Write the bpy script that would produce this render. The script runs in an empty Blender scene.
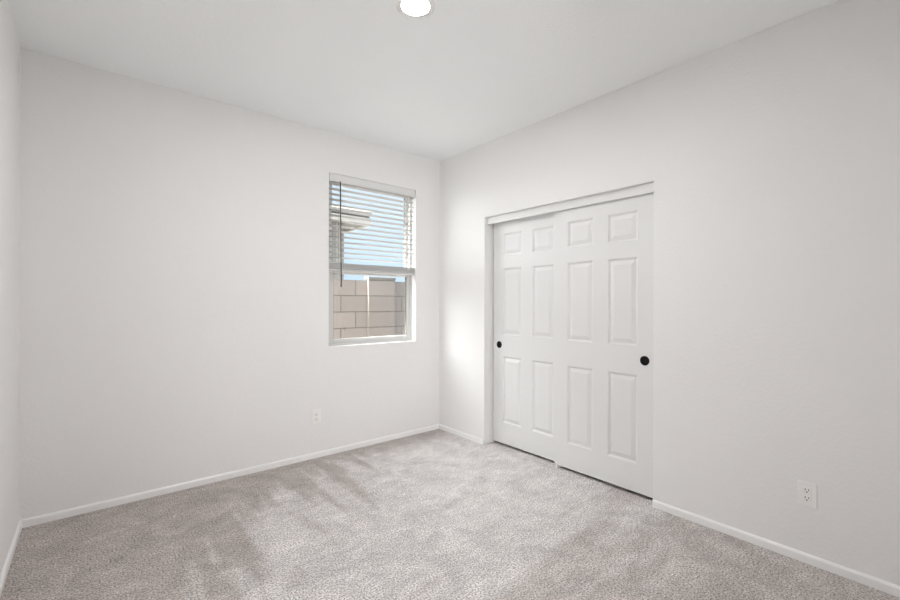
import bpy, bmesh, math, random
from mathutils import Vector, Matrix

random.seed(7)
scene = bpy.context.scene
COL = scene.collection

# ------------------------------------------------------------------ camera
W, L, H = 3.055, 3.62, 2.743          # room: width along x, length along -y, height
cam_data = bpy.data.cameras.new('camera')
cam = bpy.data.objects.new('camera', cam_data)
COL.objects.link(cam)
cam_data.sensor_width = 36.0
cam_data.lens = 427.2 / 900 * 36.0
cam_data.shift_y = 2.747 / 900
cam_data.clip_start = 0.02
cam.matrix_world = (Matrix.Translation((-2.7339, -3.4425, 1.2914))
                    @ Matrix.Rotation(-0.6958, 4, 'Z') @ Matrix.Rotation(math.pi / 2, 4, 'X')
                    @ Matrix.Rotation(0.0024, 4, 'Z'))
scene.camera = cam

# ------------------------------------------------------------------ world, sun, exposure
SKY_GLOW = 12.0
world = bpy.data.worlds.new('sky')
scene.world = world
world.use_nodes = True
wn = world.node_tree
for n in list(wn.nodes):
    wn.nodes.remove(n)
w_out = wn.nodes.new('ShaderNodeOutputWorld')
w_bg = wn.nodes.new('ShaderNodeBackground')
w_tc = wn.nodes.new('ShaderNodeTexCoord')
w_sep = wn.nodes.new('ShaderNodeSeparateXYZ')
w_ramp = wn.nodes.new('ShaderNodeValToRGB')
wn.links.new(w_tc.outputs['Generated'], w_sep.inputs[0])
wn.links.new(w_sep.outputs['Z'], w_ramp.inputs[0])
wn.links.new(w_ramp.outputs[0], w_bg.inputs['Color'])
wn.links.new(w_bg.outputs[0], w_out.inputs[0])
e = w_ramp.color_ramp.elements
e[0].position = 0.0
e[0].color = (0.60, 0.79, 1.0, 1)
e[1].position = 0.9
e[1].color = (0.28, 0.50, 0.95, 1)
m_ = e.new(0.22)
m_.color = (0.74, 0.87, 1.0, 1)
w_bg.inputs['Strength'].default_value = 1.0
# added glow: an unseen bright patch of north-west sky to light the reveal
GLOW_DIR = Vector((-0.72, 0.50, 0.48)).normalized()
w_dot = wn.nodes.new('ShaderNodeVectorMath')
w_dot.operation = 'DOT_PRODUCT'
w_dot.inputs[1].default_value = GLOW_DIR
w_glow = wn.nodes.new('ShaderNodeMapRange')
w_glow.interpolation_type = 'SMOOTHSTEP'
w_glow.inputs['From Min'].default_value = 0.30
w_glow.inputs['From Max'].default_value = 0.85
w_glow.inputs['To Min'].default_value = 0.0
w_glow.inputs['To Max'].default_value = SKY_GLOW
w_add = wn.nodes.new('ShaderNodeMix')
w_add.data_type = 'RGBA'
w_add.blend_type = 'ADD'
w_add.clamp_factor = False
w_add.inputs['B'].default_value = (1.0, 0.99, 0.98, 1)
wn.links.new(w_tc.outputs['Generated'], w_dot.inputs[0])
wn.links.new(w_dot.outputs['Value'], w_glow.inputs['Value'])
wn.links.new(w_glow.outputs[0], w_add.inputs['Factor'])
wn.links.new(w_ramp.outputs[0], w_add.inputs['A'])
wn.links.new(w_add.outputs['Result'], w_bg.inputs['Color'])

sun_data = bpy.data.lights.new('sun', 'SUN')
sun_data.energy = 34.0
sun_data.angle = math.radians(0.6)
sun_data.color = (1.0, 0.95, 0.87)
sun = bpy.data.objects.new('sun', sun_data)
COL.objects.link(sun)
SUN_DIR = Vector((-0.47, 0.08, 0.88)).normalized()
sun.rotation_euler = SUN_DIR.to_track_quat('Z', 'Y').to_euler()
sun.location = (-6, -4, 8)

# added fill light in a made-up hall, shining through the doorway behind the camera
hall_data = bpy.data.lights.new('hall_fill', 'AREA')
hall_data.shape = 'RECTANGLE'
hall_data.size = 1.10
hall_data.size_y = 1.40
hall_data.energy = 64.0
hall_data.color = (0.97, 0.985, 1.0)
hall = bpy.data.objects.new('hall_fill', hall_data)
COL.objects.link(hall)
hall.location = (-3.65, -5.405, 0.85)
hall.rotation_euler = (math.pi / 2, 0, 0)

LAMP_STRENGTH = 390.0

vs = scene.view_settings
scene.display_settings.display_device = 'sRGB'
vs.view_transform = 'Standard'
vs.look = 'None'
vs.gamma = 1.0
vs.use_curve_mapping = False
vs.exposure = 0.19

cy = scene.cycles
cy.max_bounces = 16
cy.diffuse_bounces = 12
cy.glossy_bounces = 4
cy.transparent_max_bounces = 12
cy.use_denoising = True
cy.sample_clamp_indirect = 10.0
cy.caustics_reflective = False
cy.caustics_refractive = False

# ------------------------------------------------------------------ materials
def new_mat(name):
    m = bpy.data.materials.new(name)
    m.use_nodes = True
    nt = m.node_tree
    return m, nt, nt.nodes['Principled BSDF']


def N(nt, kind, **kw):
    n = nt.nodes.new(kind)
    for k, v in kw.items():
        if k in n.inputs:
            n.inputs[k].default_value = v
        else:
            setattr(n, k, v)
    return n


def plain(name, col, rough=0.5, spec=0.5, bump=0.0, scale=60.0, metal=0.0):
    m, nt, b = new_mat(name)
    b.inputs['Base Color'].default_value = (*col, 1)
    b.inputs['Roughness'].default_value = rough
    b.inputs['Specular IOR Level'].default_value = spec
    b.inputs['Metallic'].default_value = metal
    if bump > 0:
        tc = N(nt, 'ShaderNodeTexCoord')
        no = N(nt, 'ShaderNodeTexNoise', Scale=scale, Detail=3.0)
        bp = N(nt, 'ShaderNodeBump', Strength=1.0, Distance=bump)
        nt.links.new(tc.outputs['Object'], no.inputs['Vector'])
        nt.links.new(no.outputs['Fac'], bp.inputs['Height'])
        nt.links.new(bp.outputs['Normal'], b.inputs['Normal'])
    return m


def wall_mat(name, col):
    """flat paint over a light knock-down drywall texture"""
    m, nt, b = new_mat(name)
    b.inputs['Roughness'].default_value = 0.75
    b.inputs['Specular IOR Level'].default_value = 0.25
    tc = N(nt, 'ShaderNodeTexCoord')
    n1 = N(nt, 'ShaderNodeTexNoise', Scale=55.0, Detail=2.0, Roughness=0.5)
    rp = N(nt, 'ShaderNodeValToRGB')
    rp.color_ramp.elements[0].position = 0.42
    rp.color_ramp.elements[1].position = 0.62
    bp = N(nt, 'ShaderNodeBump', Strength=0.35, Distance=0.0012)
    n2 = N(nt, 'ShaderNodeTexNoise', Scale=1.3, Detail=2.0)
    mx = N(nt, 'ShaderNodeMix', data_type='RGBA')
    mx.inputs['A'].default_value = (*[c * 0.985 for c in col], 1)
    mx.inputs['B'].default_value = (*[min(1, c * 1.015) for c in col], 1)
    nt.links.new(tc.outputs['Object'], n1.inputs['Vector'])
    nt.links.new(tc.outputs['Object'], n2.inputs['Vector'])
    nt.links.new(n1.outputs['Fac'], rp.inputs[0])
    nt.links.new(rp.outputs[0], bp.inputs['Height'])
    nt.links.new(n2.outputs['Fac'], mx.inputs['Factor'])
    nt.links.new(mx.outputs['Result'], b.inputs['Base Color'])
    nt.links.new(bp.outputs['Normal'], b.inputs['Normal'])
    return m


def carpet_mat():
    """cut-pile carpet: two-tone yarn flecks, pile brushed light and dark by the vacuum"""
    m, nt, b = new_mat('carpet_pile')
    b.inputs['Roughness'].default_value = 1.0
    b.inputs['Specular IOR Level'].default_value = 0.05
    lk = nt.links.new
    tc = N(nt, 'ShaderNodeTexCoord')
    P = tc.outputs['Object']

    def noise(scale, detail=2.0, rough=0.5, stretch=None, rot=0.0, dist=0.0):
        n = N(nt, 'ShaderNodeTexNoise', Scale=scale, Detail=detail, Roughness=rough, Distortion=dist)
        if stretch:
            mp = N(nt, 'ShaderNodeMapping')
            mp.inputs['Rotation'].default_value = (0, 0, math.radians(rot))
            mp.inputs['Scale'].default_value = (*stretch, 1)
            lk(P, mp.inputs['Vector'])
            lk(mp.outputs[0], n.inputs['Vector'])
        else:
            lk(P, n.inputs['Vector'])
        return n.outputs['Fac']

    def math_(op, x, y=None, z=None, clamp=False):
        n = N(nt, 'ShaderNodeMath', operation=op)
        n.use_clamp = clamp
        for i, v in enumerate((x, y, z)):
            if v is None:
                continue
            if isinstance(v, (int, float)):
                n.inputs[i].default_value = v
            else:
                lk(v, n.inputs[i])
        return n.outputs[0]

    def step(v, lo, hi):
        n = N(nt, 'ShaderNodeMapRange')
        n.interpolation_type = 'SMOOTHSTEP'
        n.inputs['From Min'].default_value = lo
        n.inputs['From Max'].default_value = hi
        lk(v, n.inputs['Value'])
        return n.outputs[0]

    sep = N(nt, 'ShaderNodeSeparateXYZ')
    lk(P, sep.inputs[0])
    X, Y = sep.outputs['X'], sep.outputs['Y']
    brk = math_('MULTIPLY_ADD', noise(6.0, 4.0, 0.65), 1.0, -0.5)
    # strokes pushed up against the back wall and the left corner: long along y
    s1 = noise(1.0, 2.0, 0.55, (6.5, 0.8), 4)
    d1 = math_('ADD', math_('SUBTRACT', Y, X), math_('MULTIPLY_ADD', s1, 3.2, -2.45))
    m1 = step(math_('ADD', d1, brk), -0.30, 0.45)
    edge = step(math_('ADD', Y, math_('MULTIPLY', brk, 0.35)), -0.34, -0.10)
    m1 = math_('MAXIMUM', m1, math_('MULTIPLY', edge, 0.8))
    # strokes pushed up against the right wall: long along x
    s2 = noise(1.0, 2.0, 0.5, (0.7, 6.0), 6)
    d2 = math_('ADD', math_('MULTIPLY_ADD', Y, -1.4, -2.95), math_('MULTIPLY_ADD', s2, 3.6, -1.8))
    m2 = math_('MULTIPLY', step(math_('ADD', d2, brk), -0.40, 0.60), 0.70)
    dark = math_('MAXIMUM', m1, m2)
    # trodden mottling over everything
    mot = noise(5.5, 4.0, 0.62, None, 0, 0.6)
    mot2 = noise(16.0, 3.0, 0.6, (0.7, 1.5), -30)
    tone = math_('ADD', math_('MULTIPLY_ADD', mot, 0.80, 0.62), math_('MULTIPLY_ADD', mot2, 0.5, -0.25))
    # yarn flecks
    fl = noise(115.0, 3.0, 0.8)
    flr = N(nt, 'ShaderNodeValToRGB')
    flr.color_ramp.elements[0].position = 0.36
    flr.color_ramp.elements[0].color = (0.25, 0.228, 0.218, 1)
    flr.color_ramp.elements[1].position = 0.60
    flr.color_ramp.elements[1].color = (0.97, 0.93, 0.915, 1)
    lk(fl, flr.inputs[0])
    lay = N(nt, 'ShaderNodeMix', data_type='RGBA')
    lay.inputs['A'].default_value = (1.06, 1.06, 1.06, 1)
    lay.inputs['B'].default_value = (0.76, 0.725, 0.70, 1)
    lk(dark, lay.inputs['Factor'])
    m1_ = N(nt, 'ShaderNodeMix', data_type='RGBA', blend_type='MULTIPLY')
    m1_.inputs['Factor'].default_value = 1.0
    lk(flr.outputs[0], m1_.inputs['A'])
    lk(lay.outputs['Result'], m1_.inputs['B'])
    tcol = N(nt, 'ShaderNodeCombineColor')
    for k in ('Red', 'Green', 'Blue'):
        lk(tone, tcol.inputs[k])
    m2_ = N(nt, 'ShaderNodeMix', data_type='RGBA', blend_type='MULTIPLY')
    m2_.inputs['Factor'].default_value = 1.0
    lk(m1_.outputs['Result'], m2_.inputs['A'])
    lk(tcol.outputs[0], m2_.inputs['B'])
    lk(m2_.outputs['Result'], b.inputs['Base Color'])
    vor = N(nt, 'ShaderNodeTexVoronoi', Scale=140.0)
    lk(P, vor.inputs['Vector'])
    bp = N(nt, 'ShaderNodeBump', Strength=0.7, Distance=0.005)
    bp2 = N(nt, 'ShaderNodeBump', Strength=0.7, Distance=0.010)
    lk(vor.outputs['Distance'], bp.inputs['Height'])
    lk(fl, bp2.inputs['Height'])
    lk(bp.outputs['Normal'], bp2.inputs['Normal'])
    lk(bp2.outputs['Normal'], b.inputs['Normal'])
    return m


def block_mat(name, bw, rowh, dx, dz, offset=0.5):
    """grey-tan concrete blocks with raked mortar joints, laid in the x-z plane"""
    m, nt, b = new_mat(name)
    lk = nt.links.new
    b.inputs['Roughness'].default_value = 0.9
    b.inputs['Specular IOR Level'].default_value = 0.2
    tc = N(nt, 'ShaderNodeTexCoord')
    sp = N(nt, 'ShaderNodeSeparateXYZ')
    ax = N(nt, 'ShaderNodeMath', operation='ADD')
    ax.inputs[1].default_value = dx
    az = N(nt, 'ShaderNodeMath', operation='ADD')
    az.inputs[1].default_value = dz
    cb = N(nt, 'ShaderNodeCombineXYZ')
    br = N(nt, 'ShaderNodeTexBrick', offset=offset)
    br.inputs['Scale'].default_value = 1.0
    br.inputs['Mortar Size'].default_value = 0.006
    br.inputs['Mortar Smooth'].default_value = 0.2
    br.inputs['Brick Width'].default_value = bw
    br.inputs['Row Height'].default_value = rowh
    br.inputs['Color1'].default_value = (0.205, 0.178, 0.160, 1)
    br.inputs['Color2'].default_value = (0.23, 0.20, 0.18, 1)
    br.inputs['Mortar'].default_value = (0.10, 0.086, 0.077, 1)
    no = N(nt, 'ShaderNodeTexNoise', Scale=70.0, Detail=4.0)
    nr = N(nt, 'ShaderNodeValToRGB')
    nr.color_ramp.elements[0].color = (0.82, 0.82, 0.82, 1)
    nr.color_ramp.elements[1].color = (1.1, 1.1, 1.1, 1)
    mu = N(nt, 'ShaderNodeMix', data_type='RGBA', blend_type='MULTIPLY')
    mu.inputs['Factor'].default_value = 1.0
    bp = N(nt, 'ShaderNodeBump', Strength=0.8, Distance=0.008, invert=True)
    lk(tc.outputs['Object'], sp.inputs[0])
    lk(sp.outputs['X'], ax.inputs[0])
    lk(sp.outputs['Z'], az.inputs[0])
    lk(ax.outputs[0], cb.inputs['X'])
    lk(az.outputs[0], cb.inputs['Y'])
    lk(cb.outputs[0], br.inputs['Vector'])
    lk(tc.outputs['Object'], no.inputs['Vector'])
    lk(no.outputs['Fac'], nr.inputs[0])
    lk(br.outputs['Color'], mu.inputs['A'])
    lk(nr.outputs[0], mu.inputs['B'])
    lk(mu.outputs['Result'], b.inputs['Base Color'])
    lk(br.outputs['Fac'], bp.inputs['Height'])
    lk(bp.outputs['Normal'], b.inputs['Normal'])
    return m


def glass_mat():
    m = bpy.data.materials.new('window_glass')
    m.use_nodes = True
    nt = m.node_tree
    nt.nodes.remove(nt.nodes['Principled BSDF'])
    out = nt.nodes['Material Output']
    tr = N(nt, 'ShaderNodeBsdfTransparent')
    tr.inputs['Color'].default_value = (0.97, 0.985, 0.98, 1)
    gl = N(nt, 'ShaderNodeBsdfGlossy')
    gl.inputs['Roughness'].default_value = 0.02
    mx = N(nt, 'ShaderNodeMixShader')
    mx.inputs[0].default_value = 0.05
    nt.links.new(tr.outputs[0], mx.inputs[1])
    nt.links.new(gl.outputs[0], mx.inputs[2])
    nt.links.new(mx.outputs[0], out.inputs['Surface'])
    return m


def lamp_mat():
    m, nt, b = new_mat('lamp_diffuser')
    b.inputs['Base Color'].default_value = (0.9, 0.9, 0.9, 1)
    b.inputs['Emission Color'].default_value = (1.0, 0.99, 0.985, 1)
    b.inputs['Emission Strength'].default_value = LAMP_STRENGTH
    return m


M_WALL = wall_mat('white_wall_paint', (0.81, 0.805, 0.80))
M_CEIL = wall_mat('white_ceiling_paint', (0.875, 0.89, 0.895))
M_TRIM = plain('white_trim_paint', (0.86, 0.86, 0.855), 0.4, 0.4)
M_DOOR = plain('white_door_paint', (0.755, 0.755, 0.752), 0.42, 0.4, bump=0.0004, scale=180)
M_VINYL = plain('grey_white_vinyl', (0.58, 0.575, 0.56), 0.35, 0.5)
M_SLAT = plain('white_blind_slat', (0.53, 0.53, 0.525), 0.4, 0.4)
M_VALANCE = plain('white_blind_valance', (0.72, 0.72, 0.715), 0.45, 0.4)
M_WAND = plain('dark_wand', (0.09, 0.085, 0.08), 0.3, 0.5)
M_GASKET = plain('dark_grey_gasket', (0.10, 0.10, 0.09), 0.7, 0.2)
M_CORD = plain('blind_cord', (0.72, 0.71, 0.69), 0.8, 0.2)
M_BLACK = plain('matte_black_metal', (0.006, 0.006, 0.006), 0.6, 0.2)
M_PLATE = plain('white_plastic', (0.84, 0.835, 0.82), 0.35, 0.5)
M_SLOT = plain('dark_slot', (0.03, 0.03, 0.03), 0.7, 0.2)
M_CARPET = carpet_mat()
M_GLASS = glass_mat()
M_LAMP = lamp_mat()
M_STUCCO = plain('house_stucco', (0.25, 0.24, 0.225), 0.9, 0.2, bump=0.004, scale=90)
M_FASCIA = plain('house_fascia_paint', (0.50, 0.465, 0.41), 0.6, 0.3)
M_SOFFIT = plain('house_soffit_shade', (0.14, 0.13, 0.12), 0.7, 0.3)  # soffit colour darkened to carry the shade under the eave
M_TILE = plain('house_roof_tile', (0.34, 0.31, 0.28), 0.85, 0.2, bump=0.02, scale=9)
M_DARK = plain('eave_gap_shade', (0.06, 0.055, 0.05), 0.7, 0.2)  # dark colour stands for the shade between fascia and roof tiles
M_GRAVEL = plain('gravel', (0.30, 0.285, 0.265), 0.95, 0.1, bump=0.02, scale=60)
M_BLOCK_A = block_mat('concrete_block', 0.406, 0.2047, 0.17, 20 * 0.2047 - 1.173)
M_BLOCK_B = block_mat('concrete_block_beyond_pilaster', 0.406, 0.2047, -0.527 + 0.203 + 0.406 * 3, 20 * 0.2047 - 1.173)
M_BLOCK_P = block_mat('concrete_block_pilaster', 0.80, 0.2047, 0.205, 20 * 0.2047 - 1.173, 0.0)
M_CAP = plain('concrete_cap', (0.14, 0.13, 0.12), 0.9, 0.2, bump=0.004, scale=60)

# ------------------------------------------------------------------ mesh helpers
def box(bm, x0, x1, y0, y1, z0, z1, mi=0, bevel=0.0, seg=2):
    v = [bm.verts.new((x, y, z)) for x in (x0, x1) for y in (y0, y1) for z in (z0, z1)]
    fs = []
    for idx in ((0, 1, 3, 2), (4, 6, 7, 5), (0, 4, 5, 1), (2, 3, 7, 6), (0, 2, 6, 4), (1, 5, 7, 3)):
        f = bm.faces.new([v[i] for i in idx])
        f.material_index = mi
        fs.append(f)
    if bevel > 0:
        es = list({e for f in fs for e in f.edges})
        r = bmesh.ops.bevel(bm, geom=es, offset=bevel, segments=seg, affect='EDGES', profile=0.5)
        for f in r['faces']:
            f.material_index = mi
    return v


def obox(bm, mat4, sx, sy, sz, bevel=0.0):
    """box of full size sx, sy, sz placed by a matrix"""
    t = bmesh.new()
    box(t, -sx / 2, sx / 2, -sy / 2, sy / 2, -sz / 2, sz / 2, bevel=bevel)
    t.transform(mat4)
    me = bpy.data.meshes.new('tmp')
    t.to_mesh(me)
    t.free()
    bm.from_mesh(me)
    bpy.data.meshes.remove(me)


def lathe(bm, prof, axis_mat, seg=48, mi=0, close_start=True, close_end=True):
    """revolve (radius, height) pairs about local z"""
    rings = []
    for r, z in prof:
        if r < 1e-6:
            rings.append([bm.verts.new(axis_mat @ Vector((0, 0, z)))])
        else:
            rings.append([bm.verts.new(axis_mat @ Vector((r * math.cos(2 * math.pi * i / seg),
                                                          r * math.sin(2 * math.pi * i / seg), z))) for i in range(seg)])
    for a, b in zip(rings, rings[1:]):
        for i in range(seg):
            j = (i + 1) % seg
            if len(a) == 1 and len(b) > 1:
                f = bm.faces.new((a[0], b[i], b[j]))
            elif len(b) == 1 and len(a) > 1:
                f = bm.faces.new((a[i], b[0], a[j]))
            elif len(a) > 1:
                f = bm.faces.new((a[i], b[i], b[j], a[j]))
            f.material_index = mi
            f.smooth = True


def obj(name, bm, mats, parent=None, smooth=False):
    bmesh.ops.recalc_face_normals(bm, faces=bm.faces[:])
    me = bpy.data.meshes.new(name)
    bm.to_mesh(me)
    bm.free()
    for m in (mats if isinstance(mats, (list, tuple)) else [mats]):
        me.materials.append(m)
    if smooth:
        for p in me.polygons:
            p.use_smooth = True
    o = bpy.data.objects.new(name, me)
    COL.objects.link(o)
    if parent:
        o.parent = parent
        o.matrix_parent_inverse = Matrix.Translation(-parent.location)
    return o


def tag(o, label=None, cat=None, group=None, kind=None):
    if label:
        o['label'] = label
    if cat:
        o['category'] = cat
    if group:
        o['group'] = group
    if kind:
        o['kind'] = kind
    return o


def empty(name, loc):
    o = bpy.data.objects.new(name, None)
    o.empty_display_size = 0.1
    o.location = loc
    COL.objects.link(o)
    return o


def slab_with_hole(bm, us, vs_, hole, t0, t1, place):
    """wall slab: grid lines us, vs_; cells listed in hole left open; place(u, v, t) -> xyz"""
    nu, nv = len(us), len(vs_)
    fr = [[bm.verts.new(place(u, v, t0)) for v in vs_] for u in us]
    bk = [[bm.verts.new(place(u, v, t1)) for v in vs_] for u in us]
    solid = lambda i, j: 0 <= i < nu - 1 and 0 <= j < nv - 1 and (i, j) not in hole
    for i in range(nu - 1):
        for j in range(nv - 1):
            if not solid(i, j):
                continue
            for g in (fr, bk):
                bm.faces.new((g[i][j], g[i + 1][j], g[i + 1][j + 1], g[i][j + 1]))
            for di, dj, a, b in ((-1, 0, (i, j), (i, j + 1)), (1, 0, (i + 1, j), (i + 1, j + 1)),
                                 (0, -1, (i, j), (i + 1, j)), (0, 1, (i, j + 1), (i + 1, j + 1))):
                if not solid(i + di, j + dj):
                    bm.faces.new((fr[a[0]][a[1]], fr[b[0]][b[1]], bk[b[0]][b[1]], bk[a[0]][a[1]]))


# ------------------------------------------------------------------ room shell
WX0, WX1, WZ0, WZ1 = -1.200, -0.299, 0.914, 2.397      # window opening in the back wall
OY0, OY1, OZ1 = -2.187, -0.658, 2.070                  # closet opening in the right wall
WT = 0.16

bm = bmesh.new()
slab_with_hole(bm, [-W - 0.12, WX0, WX1, 0.12], [-0.15, WZ0, WZ1, H + 0.12], {(1, 1)}, 0.0, WT, lambda u, v, t: (u, t, v))
tag(obj('wall_back', bm, M_WALL), 'white textured drywall wall with the window and blind', kind='structure')

bm = bmesh.new()
slab_with_hole(bm, [-L - 0.12, OY0, OY1, 0.0], [0.0, OZ1, H], {(1, 0)}, 0.0, 0.135, lambda u, v, t: (t, u, v))
tag(obj('wall_right', bm, M_WALL), 'white textured drywall wall around the sliding closet doors', kind='structure')

bm = bmesh.new()
box(bm, -W - 0.12, -W, -L - 0.12, 0.0, 0.0, H)
tag(obj('wall_left', bm, M_WALL), 'white blank wall at the far left edge of the photo', kind='structure')

bm = bmesh.new()  # frame added around the hall fill light; no real window
for xa, xb, za, zb in ((-4.25, -4.20, 0.10, 1.60), (-3.10, -3.05, 0.10, 1.60), (-4.20, -3.10, 1.55, 1.60), (-4.20, -3.10, 0.10, 0.15)):
    box(bm, xa, xb, -5.42, -5.38, za, zb, bevel=0.003)
tag(obj('fill_frame', bm, M_VINYL), 'white frame around the added fill light behind the camera, out of view', kind='structure')

DX0, DX1, DZ1 = -3.00, -2.05, 2.05                     # open doorway behind the camera
bm = bmesh.new()
slab_with_hole(bm, [-W, DX0, DX1, 0.0], [0.0, DZ1, H], {(1, 0)}, -L, -L - 0.12, lambda u, v, t: (u, t, v))
tag(obj('wall_front', bm, M_WALL), 'white wall with the open doorway behind the camera', kind='structure')

bm = bmesh.new()  # unseen hall added to house the fill light
box(bm, -4.72, -4.60, -5.54, -L, 0.0, H)
box(bm, -4.60, -W - 0.12, -L - 0.12, -L, 0.0, H)
box(bm, -1.75, -1.63, -5.42, -L - 0.12, 0.0, H)
box(bm, -4.60, -1.63, -5.54, -5.42, 0.0, H)
tag(obj('wall_added_hall', bm, M_WALL), 'white walls of the added hall that holds the fill light behind the camera', kind='structure')

bm = bmesh.new()
box(bm, -W - 0.12, 0.9, -L - 0.12, 0.0, H, H + 0.12)
box(bm, -4.72, -1.63, -5.54, -L - 0.12, H, H + 0.12)
box(bm, -4.72, -W - 0.12, -L - 0.12, -L, H, H + 0.12)
tag(obj('ceiling', bm, M_CEIL), 'white flat ceiling with one round recessed light', kind='structure')

bm = bmesh.new()
box(bm, -W - 0.12, 0.9, -L - 0.12, 0.0, -0.12, 0.0)
box(bm, -4.72, -1.63, -5.54, -L - 0.12, -0.12, 0.0)
box(bm, -4.72, -W - 0.12, -L - 0.12, -L, -0.12, 0.0)
tag(obj('floor', bm, M_CARPET), 'beige grey flecked wall-to-wall carpet with brushed strokes', kind='structure')

# closet behind the doors
bm = bmesh.new()
box(bm, 0.78, 0.90, OY0 - 0.25, OY1 + 0.25, 0.0, H)
box(bm, 0.135, 0.78, OY0 - 0.35, OY0 - 0.25, 0.0, H)
box(bm, 0.135, 0.78, OY1 + 0.25, OY1 + 0.35, 0.0, H)
tag(obj('wall_closet', bm, M_WALL), 'white closet walls hidden behind the sliding doors', kind='structure')

# baseboards: eased profile swept along a straight run
BB_T, BB_H = 0.012, 0.046


def baseboard(name, p0, p1, inward, label, cap=True):
    prof = [(0.0, -0.002), (BB_T, -0.002), (BB_T, BB_H - 0.010), (BB_T - 0.003, BB_H - 0.005), (0.005, BB_H - 0.001), (0.003, BB_H), (0.0, BB_H)]
    bm = bmesh.new()
    rings = []
    for p in (p0, p1):
        rings.append([bm.verts.new((p[0] + inward[0] * d, p[1] + inward[1] * d, z)) for d, z in prof])
    n = len(prof)
    for i in range(n):
        j = (i + 1) % n
        bm.faces.new((rings[0][i], rings[0][j], rings[1][j], rings[1][i]))
    bm.faces.new(rings[0])
    bm.faces.new(rings[1][::-1])
    return tag(obj(name, bm, M_TRIM), label, kind='structure')


baseboard('baseboard_back', (-W, 0), (0, 0), (0, -1), 'low white baseboard along the wall under the window')
baseboard('baseboard_left', (-W, 0), (-W, -L), (1, 0), 'low white baseboard along the left wall')
baseboard('baseboard_right', (0, 0), (0, OY1), (-1, 0), 'short white baseboard between the corner and closet opening')
baseboard('baseboard_right_front', (0, OY0 - 0.001), (0, -L), (-1, 0), 'low white baseboard under the right wall outlet')
bpy.data.objects['baseboard_right_front'].name = 'baseboard_front'

# header fascia over the closet doors
bm = bmesh.new()
box(bm, 0.034, 0.050, OY0 + 0.001, OY1 - 0.001, 2.008, OZ1, bevel=0.0015)
tag(obj('trim_1', bm, M_DOOR), 'white fascia board across the top of the closet opening', kind='structure')

# ------------------------------------------------------------------ window
win = empty('window_1', (-0.751, 0.12, WZ0))
tag(win, 'white single hung window with the lower pane showing a block wall', kind='structure')
FY0, FY1 = 0.070, 0.150
FL, FR, FT, FB = 0.044, 0.022, 0.036, 0.018
bm = bmesh.new()
box(bm, WX0, WX0 + FL, FY0, FY1, WZ0, WZ1, bevel=0.002)
box(bm, WX1 - FR, WX1, FY0, FY1, WZ0, WZ1, bevel=0.002)
box(bm, WX0 + FL, WX1 - FR, FY0, FY1, WZ1 - FT, WZ1, bevel=0.002)
box(bm, WX0 + FL, WX1 - FR, FY0, FY1, WZ0, WZ0 + FB, bevel=0.002)
obj('window_frame', bm, M_VINYL, win)


def sash(name, x0, x1, z0, z1, y0, y1, st, top, bot):
    bm = bmesh.new()
    box(bm, x0, x0 + st, y0, y1, z0, z1, bevel=0.003)
    box(bm, x1 - st, x1, y0, y1, z0, z1, bevel=0.003)
    box(bm, x0 + st, x1 - st, y0, y1, z1 - top, z1, bevel=0.003)
    box(bm, x0 + st, x1 - st, y0, y1, z0, z0 + bot, bevel=0.003)
    s = obj(name, bm, M_VINYL, win)
    bm = bmesh.new()
    ym = (y0 + y1) / 2
    box(bm, x0 + st - 0.004, x1 - st + 0.004, ym - 0.002, ym + 0.002, z0 + bot - 0.004, z1 - top + 0.004)
    p = bpy.data.objects.new('pane', bpy.data.meshes.new('pane'))
    bm.to_mesh(p.data)
    bm.free()
    p.data.materials.append(M_GLASS)
    COL.objects.link(p)
    p.parent = s
    p['label'] = 'clear glass pane'
    bm = bmesh.new()
    for xa, xb in ((x0 + st - 0.001, x0 + st + 0.002), (x1 - st - 0.002, x1 - st + 0.001)):
        box(bm, xa, xb, y0 + 0.002, ym - 0.0022, z0 + bot, z1 - top)
        box(bm, xa, xb, ym + 0.0022, y1 - 0.001, z0 + bot, z1 - top)
    g = obj('gasket', bm, M_GASKET)
    g.parent = s
    g['label'] = 'dark grey glazing gasket'
    return s


sash('lower_sash', WX0 + FL, WX1 - FR, WZ0 + FB, 1.580, 0.078, 0.104, 0.034, 0.036, 0.038)
sash('upper_sash', WX0 + FL, WX1 - FR, 1.545, WZ1 - FT, 0.108, 0.135, 0.030, 0.030, 0.036)

# ------------------------------------------------------------------ window blind
BX0, BX1 = WX0 + 0.006, WX1 - 0.006
blind = empty('window_blind', (-0.751, 0.04, WZ1))
tag(blind, 'white horizontal slat blind drawn over the upper half of the window', 'window blind')
bm = bmesh.new()
box(bm, BX0, BX1, 0.004, 0.016, 2.330, WZ1 - 0.001, bevel=0.003)
box(bm, BX0 + 0.001, BX1 - 0.001, 0.003, 0.0045, 2.342, 2.346)
box(bm, BX0 + 0.001, BX1 - 0.001, 0.003, 0.0045, 2.381, 2.385)
obj('valance', bm, M_VALANCE, blind)
bm = bmesh.new()
box(bm, BX0, BX1, 0.018, 0.066, 2.350, WZ1 - 0.002, bevel=0.003)
obj('head_rail', bm, M_SLAT, blind)


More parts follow.
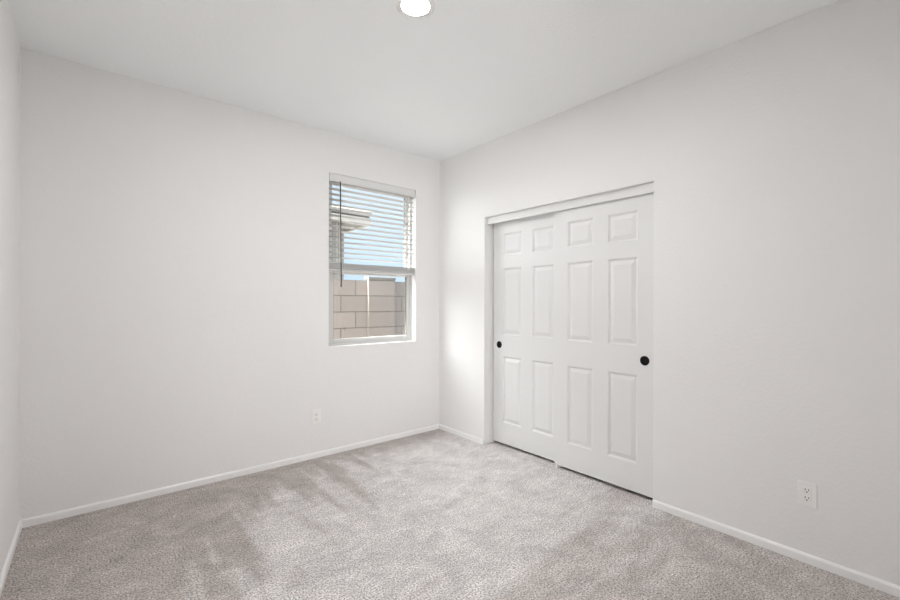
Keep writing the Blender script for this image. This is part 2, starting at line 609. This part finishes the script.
def slat(bm, zc, tilt, bow=0.0025, t=0.0026, wdt=0.050):
    """a gently crowned slat across the whole opening"""
    k = 6
    pts_top, pts_bot = [], []
    for i in range(k + 1):
        u = -1 + 2 * i / k
        y = u * wdt / 2
        z = bow * (1 - u * u)
        yy = y * math.cos(tilt) - z * math.sin(tilt)
        zz = y * math.sin(tilt) + z * math.cos(tilt)
        pts_top.append((yy, zz + t / 2))
        pts_bot.append((yy, zz - t / 2))
    loop = pts_top + pts_bot[::-1]
    ends = []
    for x in (BX0 + 0.002, BX1 - 0.002):
        ends.append([bm.verts.new((x, 0.041 + y, zc + z)) for y, z in loop])
    n = len(loop)
    for i in range(n):
        j = (i + 1) % n
        bm.faces.new((ends[0][i], ends[0][j], ends[1][j], ends[1][i]))
    bm.faces.new(ends[0])
    bm.faces.new(ends[1][::-1])


bm = bmesh.new()
PITCH = 0.0455
z = 2.318
while z > 1.65:
    slat(bm, z, math.radians(-7) + random.uniform(-0.012, 0.012))
    z -= PITCH
for i in range(14):                               # the slats gathered on the bottom rail
    slat(bm, 1.588 + i * 0.0034, random.uniform(-0.02, 0.02), bow=0.002)
obj('slat_panel', bm, M_SLAT, blind)
bm = bmesh.new()
box(bm, BX0 + 0.002, BX1 - 0.002, 0.016, 0.066, 1.562, 1.584, bevel=0.005)
obj('bottom_rail', bm, M_SLAT, blind)
for xc in (BX0 + 0.10, BX1 - 0.075):
    bm = bmesh.new()
    for yy in (0.0135, 0.0685):
        box(bm, xc - 0.0016, xc + 0.0016, yy - 0.0012, yy + 0.0012, 1.585, 2.352)
    zz = 2.318
    while zz > 1.65:
        box(bm, xc - 0.0008, xc + 0.0008, 0.0135, 0.0685, zz - 0.0045, zz - 0.0030)
        zz -= PITCH
    obj('ladder_cord', bm, M_CORD, blind)
bm = bmesh.new()
top, bot = Vector((-1.097, 0.000, 2.335)), Vector((-1.087, -0.004, 1.425))
ax = (bot - top)
rot = Vector((0, 0, 1)).rotation_difference(ax.normalized()).to_matrix().to_4x4()
ln = ax.length
lathe(bm, [(0, 0), (0.0055, 0), (0.0055, ln * 0.96), (0.0062, ln * 0.965), (0.0062, ln * 0.995), (0.004, ln), (0, ln)],
      Matrix.Translation(top) @ rot, seg=12)
w_ = obj('tilt_wand', bm, M_WAND, blind)
w_['label'] = 'dark thin tilt wand'

# ------------------------------------------------------------------ sliding closet doors
D_W, D_T, D_Z0, D_Z1 = 0.785, 0.034, 0.025, 2.045
PANEL_Z = [(0.211, 0.812), (1.001, 1.603), (1.715, 1.916)]
PANEL_U = [(0.115, 0.335), (0.450, 0.670)]


def closet_door(front_x, y_far, pull_y, label):
    """six-panel moulded slab; u runs from the far edge (y_far) towards the camera"""
    P = lambda u, zz, d: (front_x + d, y_far - u, zz)
    bm = bmesh.new()
    us = [0.0] + [c for p in PANEL_U for c in p] + [D_W]
    zs = [D_Z0] + [c for p in PANEL_Z for c in p] + [D_Z1]
    grid = [[bm.verts.new(P(u, zz, 0)) for zz in zs] for u in us]
    for i in range(len(us) - 1):
        for j in range(len(zs) - 1):
            if i % 2 == 1 and j % 2 == 1:
                # moulded panel: slope in, flat bead, slope out, raised field
                prev = [grid[i][j], grid[i + 1][j], grid[i + 1][j + 1], grid[i][j + 1]]
                for ins, dep in ((0.004, 0.0012), (0.013, 0.0110), (0.017, 0.0118), (0.022, 0.0110), (0.044, 0.0026), (0.047, 0.0018)):
                    cur = [bm.verts.new(P(us[i] + ins, zs[j] + ins, dep)), bm.verts.new(P(us[i + 1] - ins, zs[j] + ins, dep)),
                           bm.verts.new(P(us[i + 1] - ins, zs[j + 1] - ins, dep)), bm.verts.new(P(us[i] + ins, zs[j + 1] - ins, dep))]
                    for q in range(4):
                        r = (q + 1) % 4
                        bm.faces.new((prev[q], prev[r], cur[r], cur[q]))
                    prev = cur
                bm.faces.new(prev)
            else:
                bm.faces.new((grid[i][j], grid[i + 1][j], grid[i + 1][j + 1], grid[i][j + 1]))
    back = [[bm.verts.new(P(u, zz, D_T)) for zz in zs] for u in us]
    nu, nz = len(us), len(zs)
    for i in range(nu - 1):
        for j in range(nz - 1):
            bm.faces.new((back[i][j], back[i][j + 1], back[i + 1][j + 1], back[i + 1][j]))
        bm.faces.new((grid[i][0], grid[i + 1][0], back[i + 1][0], back[i][0]))
        bm.faces.new((grid[i][-1], grid[i + 1][-1], back[i + 1][-1], back[i][-1]))
    for j in range(nz - 1):
        bm.faces.new((grid[0][j], grid[0][j + 1], back[0][j + 1], back[0][j]))
        bm.faces.new((grid[-1][j], grid[-1][j + 1], back[-1][j + 1], back[-1][j]))
    root = obj('sliding_closet_door', bm, M_DOOR)
    tag(root, label, 'door', kind='thing')
    # flush finger pull: rim and shallow cup
    bm = bmesh.new()
    mt = Matrix.Translation((front_x, pull_y, 0.912)) @ Matrix.Rotation(-math.pi / 2, 4, 'Y')
    lathe(bm, [(0.0315, -0.001), (0.0315, 0.0012), (0.0300, 0.0026), (0.0270, 0.0028), (0.0250, 0.0016), (0.0240, 0.0008), (0.0, 0.0005)], mt, seg=48)
    p = obj('flush_pull', bm, M_BLACK, root)
    p['label'] = 'matte black round finger pull'
    return root


closet_door(0.105, -0.672, -0.745, 'white six-panel sliding closet door set behind, its black pull beside the far jamb')
closet_door(0.060, -1.386, -2.103, 'white six-panel sliding closet door in front, its black pull at the near end')
bm = bmesh.new()
box(bm, 0.044, 0.150, -1.428, -1.398, 0.0, 0.006, bevel=0.001)
box(bm, 0.045, 0.0575, -1.428, -1.398, 0.005, 0.026, bevel=0.0015)
box(bm, 0.0965, 0.1025, -1.428, -1.398, 0.005, 0.026, bevel=0.001)
tag(obj('floor_guide', bm, M_PLATE), 'small white plastic guide on the carpet where the closet doors overlap', 'door guide')

# ------------------------------------------------------------------ outlets
def outlet(loc, rz, label):
    """duplex receptacle; local x across, local -y out of the wall, local z up"""
    root = empty('wall_outlet', loc)
    tag(root, label, 'electrical outlet', 'wall outlets')
    R = Matrix.Translation(loc) @ Matrix.Rotation(rz, 4, 'Z')

    def put(name, bm, m):
        bm.transform(R)
        return obj(name, bm, m, root)
    bm = bmesh.new()
    box(bm, -0.038, 0.038, -0.0065, 0.0, -0.060, 0.060, bevel=0.003, seg=3)
    put('cover_plate', bm, M_PLATE)
    for zc in (0.0195, -0.0195):
        bm = bmesh.new()
        box(bm, -0.017, 0.017, -0.0088, -0.004, zc - 0.0145, zc + 0.0145, bevel=0.002)
        s = put('socket', bm, M_PLATE)
        bm = bmesh.new()
        box(bm, -0.0078, -0.0052, -0.0092, -0.006, zc - 0.001, zc + 0.009)
        box(bm, 0.0052, 0.0078, -0.0092, -0.006, zc + 0.000, zc + 0.008)
        lathe(bm, [(0.003, 0.006), (0.003, 0.0092), (0, 0.0092)], Matrix.Translation((0, 0, zc - 0.0075)) @ Matrix.Rotation(math.pi / 2, 4, 'X'), seg=12)
        bm.transform(R)
        q = obj('slot', bm, M_SLOT)
        q.parent = s
        q['label'] = 'dark socket holes'
    bm = bmesh.new()
    lathe(bm, [(0.0032, 0.005), (0.0032, 0.0072), (0.0, 0.0078)], Matrix.Rotation(math.pi / 2, 4, 'X'), seg=16)
    put('screw', bm, M_PLATE)
    return root


outlet((-1.3075, 0.0, 0.341), 0.0, 'white duplex outlet on the wall left of and below the window')
outlet((0.0, -2.951, 0.342), -math.pi / 2, 'white duplex outlet on the wall beside the closet, above the carpet')
# ------------------------------------------------------------------ ceiling light
LX, LY = -1.530, -1.733
lamp = empty('ceiling_light', (LX, LY, H))
tag(lamp, 'round white recessed ceiling light, switched on', 'ceiling light')
T = Matrix.Translation((LX, LY, H)) @ Matrix.Rotation(math.pi, 4, 'X')
bm = bmesh.new()
lathe(bm, [(0.098, 0.0), (0.0975, 0.0022), (0.095, 0.0034), (0.082, 0.0052), (0.0690, 0.0062), (0.0682, 0.0060), (0.0682, 0.0)], T, seg=64)
obj('trim_ring', bm, M_PLATE, lamp)
bm = bmesh.new()
lathe(bm, [(0.0680, 0.001), (0.0680, 0.0058), (0.055, 0.0064), (0.030, 0.0071), (0.0, 0.0074)], T, seg=64)
obj('diffuser', bm, M_LAMP, lamp)

# ------------------------------------------------------------------ outside
bm = bmesh.new()
box(bm, -30, 30, WT, 40, -0.35, -0.20)
tag(obj('ground', bm, M_GRAVEL), 'tan gravel side yard below the window', kind='structure')

bm = bmesh.new()
box(bm, -9.0, 0.0, 1.5, 1.7, -0.20, 1.577, mi=0)
box(bm, 0.388, 9.0, 1.5, 1.7, -0.20, 1.577, mi=1)
yard = obj('wall_outside', bm, [M_BLOCK_A, M_BLOCK_B])
tag(yard, 'tan concrete block yard wall seen through the lower pane', kind='structure')
bm = bmesh.new()
box(bm, -0.005, 0.392, 1.458, 1.52, -0.20, 1.590)
obj('pilaster', bm, M_BLOCK_P, yard)
bm = bmesh.new()
box(bm, -0.012, 0.399, 1.452, 1.58, 1.590, 1.625, bevel=0.004)
obj('pilaster_cap', bm, M_CAP, yard)

house = empty('neighbour_house', (-2.0, 4.6, -0.2))
tag(house, 'stucco neighbouring house with a tiled eave beyond the block wall', 'house')
bm = bmesh.new()
box(bm, -1.0, 1.17, 4.6, 11.0, -0.2, 2.95)
obj('house_wall', bm, M_STUCCO, house)
bm = bmesh.new()
box(bm, -1.4, 1.55, 4.18, 4.22, 2.835, 2.985)
box(bm, 1.51, 1.55, 4.22, 11.4, 2.835, 2.985)
obj('fascia', bm, M_FASCIA, house)
bm = bmesh.new()
box(bm, -1.4, 1.51, 4.22, 11.4, 2.87, 2.90)
obj('soffit', bm, M_SOFFIT, house)
bm = bmesh.new()
vs4 = [(-1.45, 4.165, 3.032), (1.565, 4.165, 3.032), (1.565, 11.5, 3.032), (-1.45, 11.5, 3.032)]
rv = [bm.verts.new(v) for v in vs4]
rt = [bm.verts.new((x, y, zz + 0.075)) for x, y, zz in vs4]
r0, r1 = bm.verts.new((0.05, 6.4, 3.75)), bm.verts.new((0.05, 9.2, 3.75))
bm.faces.new(rv[::-1])
for i in range(4):
    bm.faces.new((rv[i], rv[(i + 1) % 4], rt[(i + 1) % 4], rt[i]))
bm.faces.new((rt[0], rt[1], r0))
bm.faces.new((rt[1], rt[2], r1, r0))
bm.faces.new((rt[2], rt[3], r1))
bm.faces.new((rt[3], rt[0], r0, r1))
obj('roof', bm, M_TILE, house)
bm = bmesh.new()  # solid strip coloured dark to paint the shaded gap
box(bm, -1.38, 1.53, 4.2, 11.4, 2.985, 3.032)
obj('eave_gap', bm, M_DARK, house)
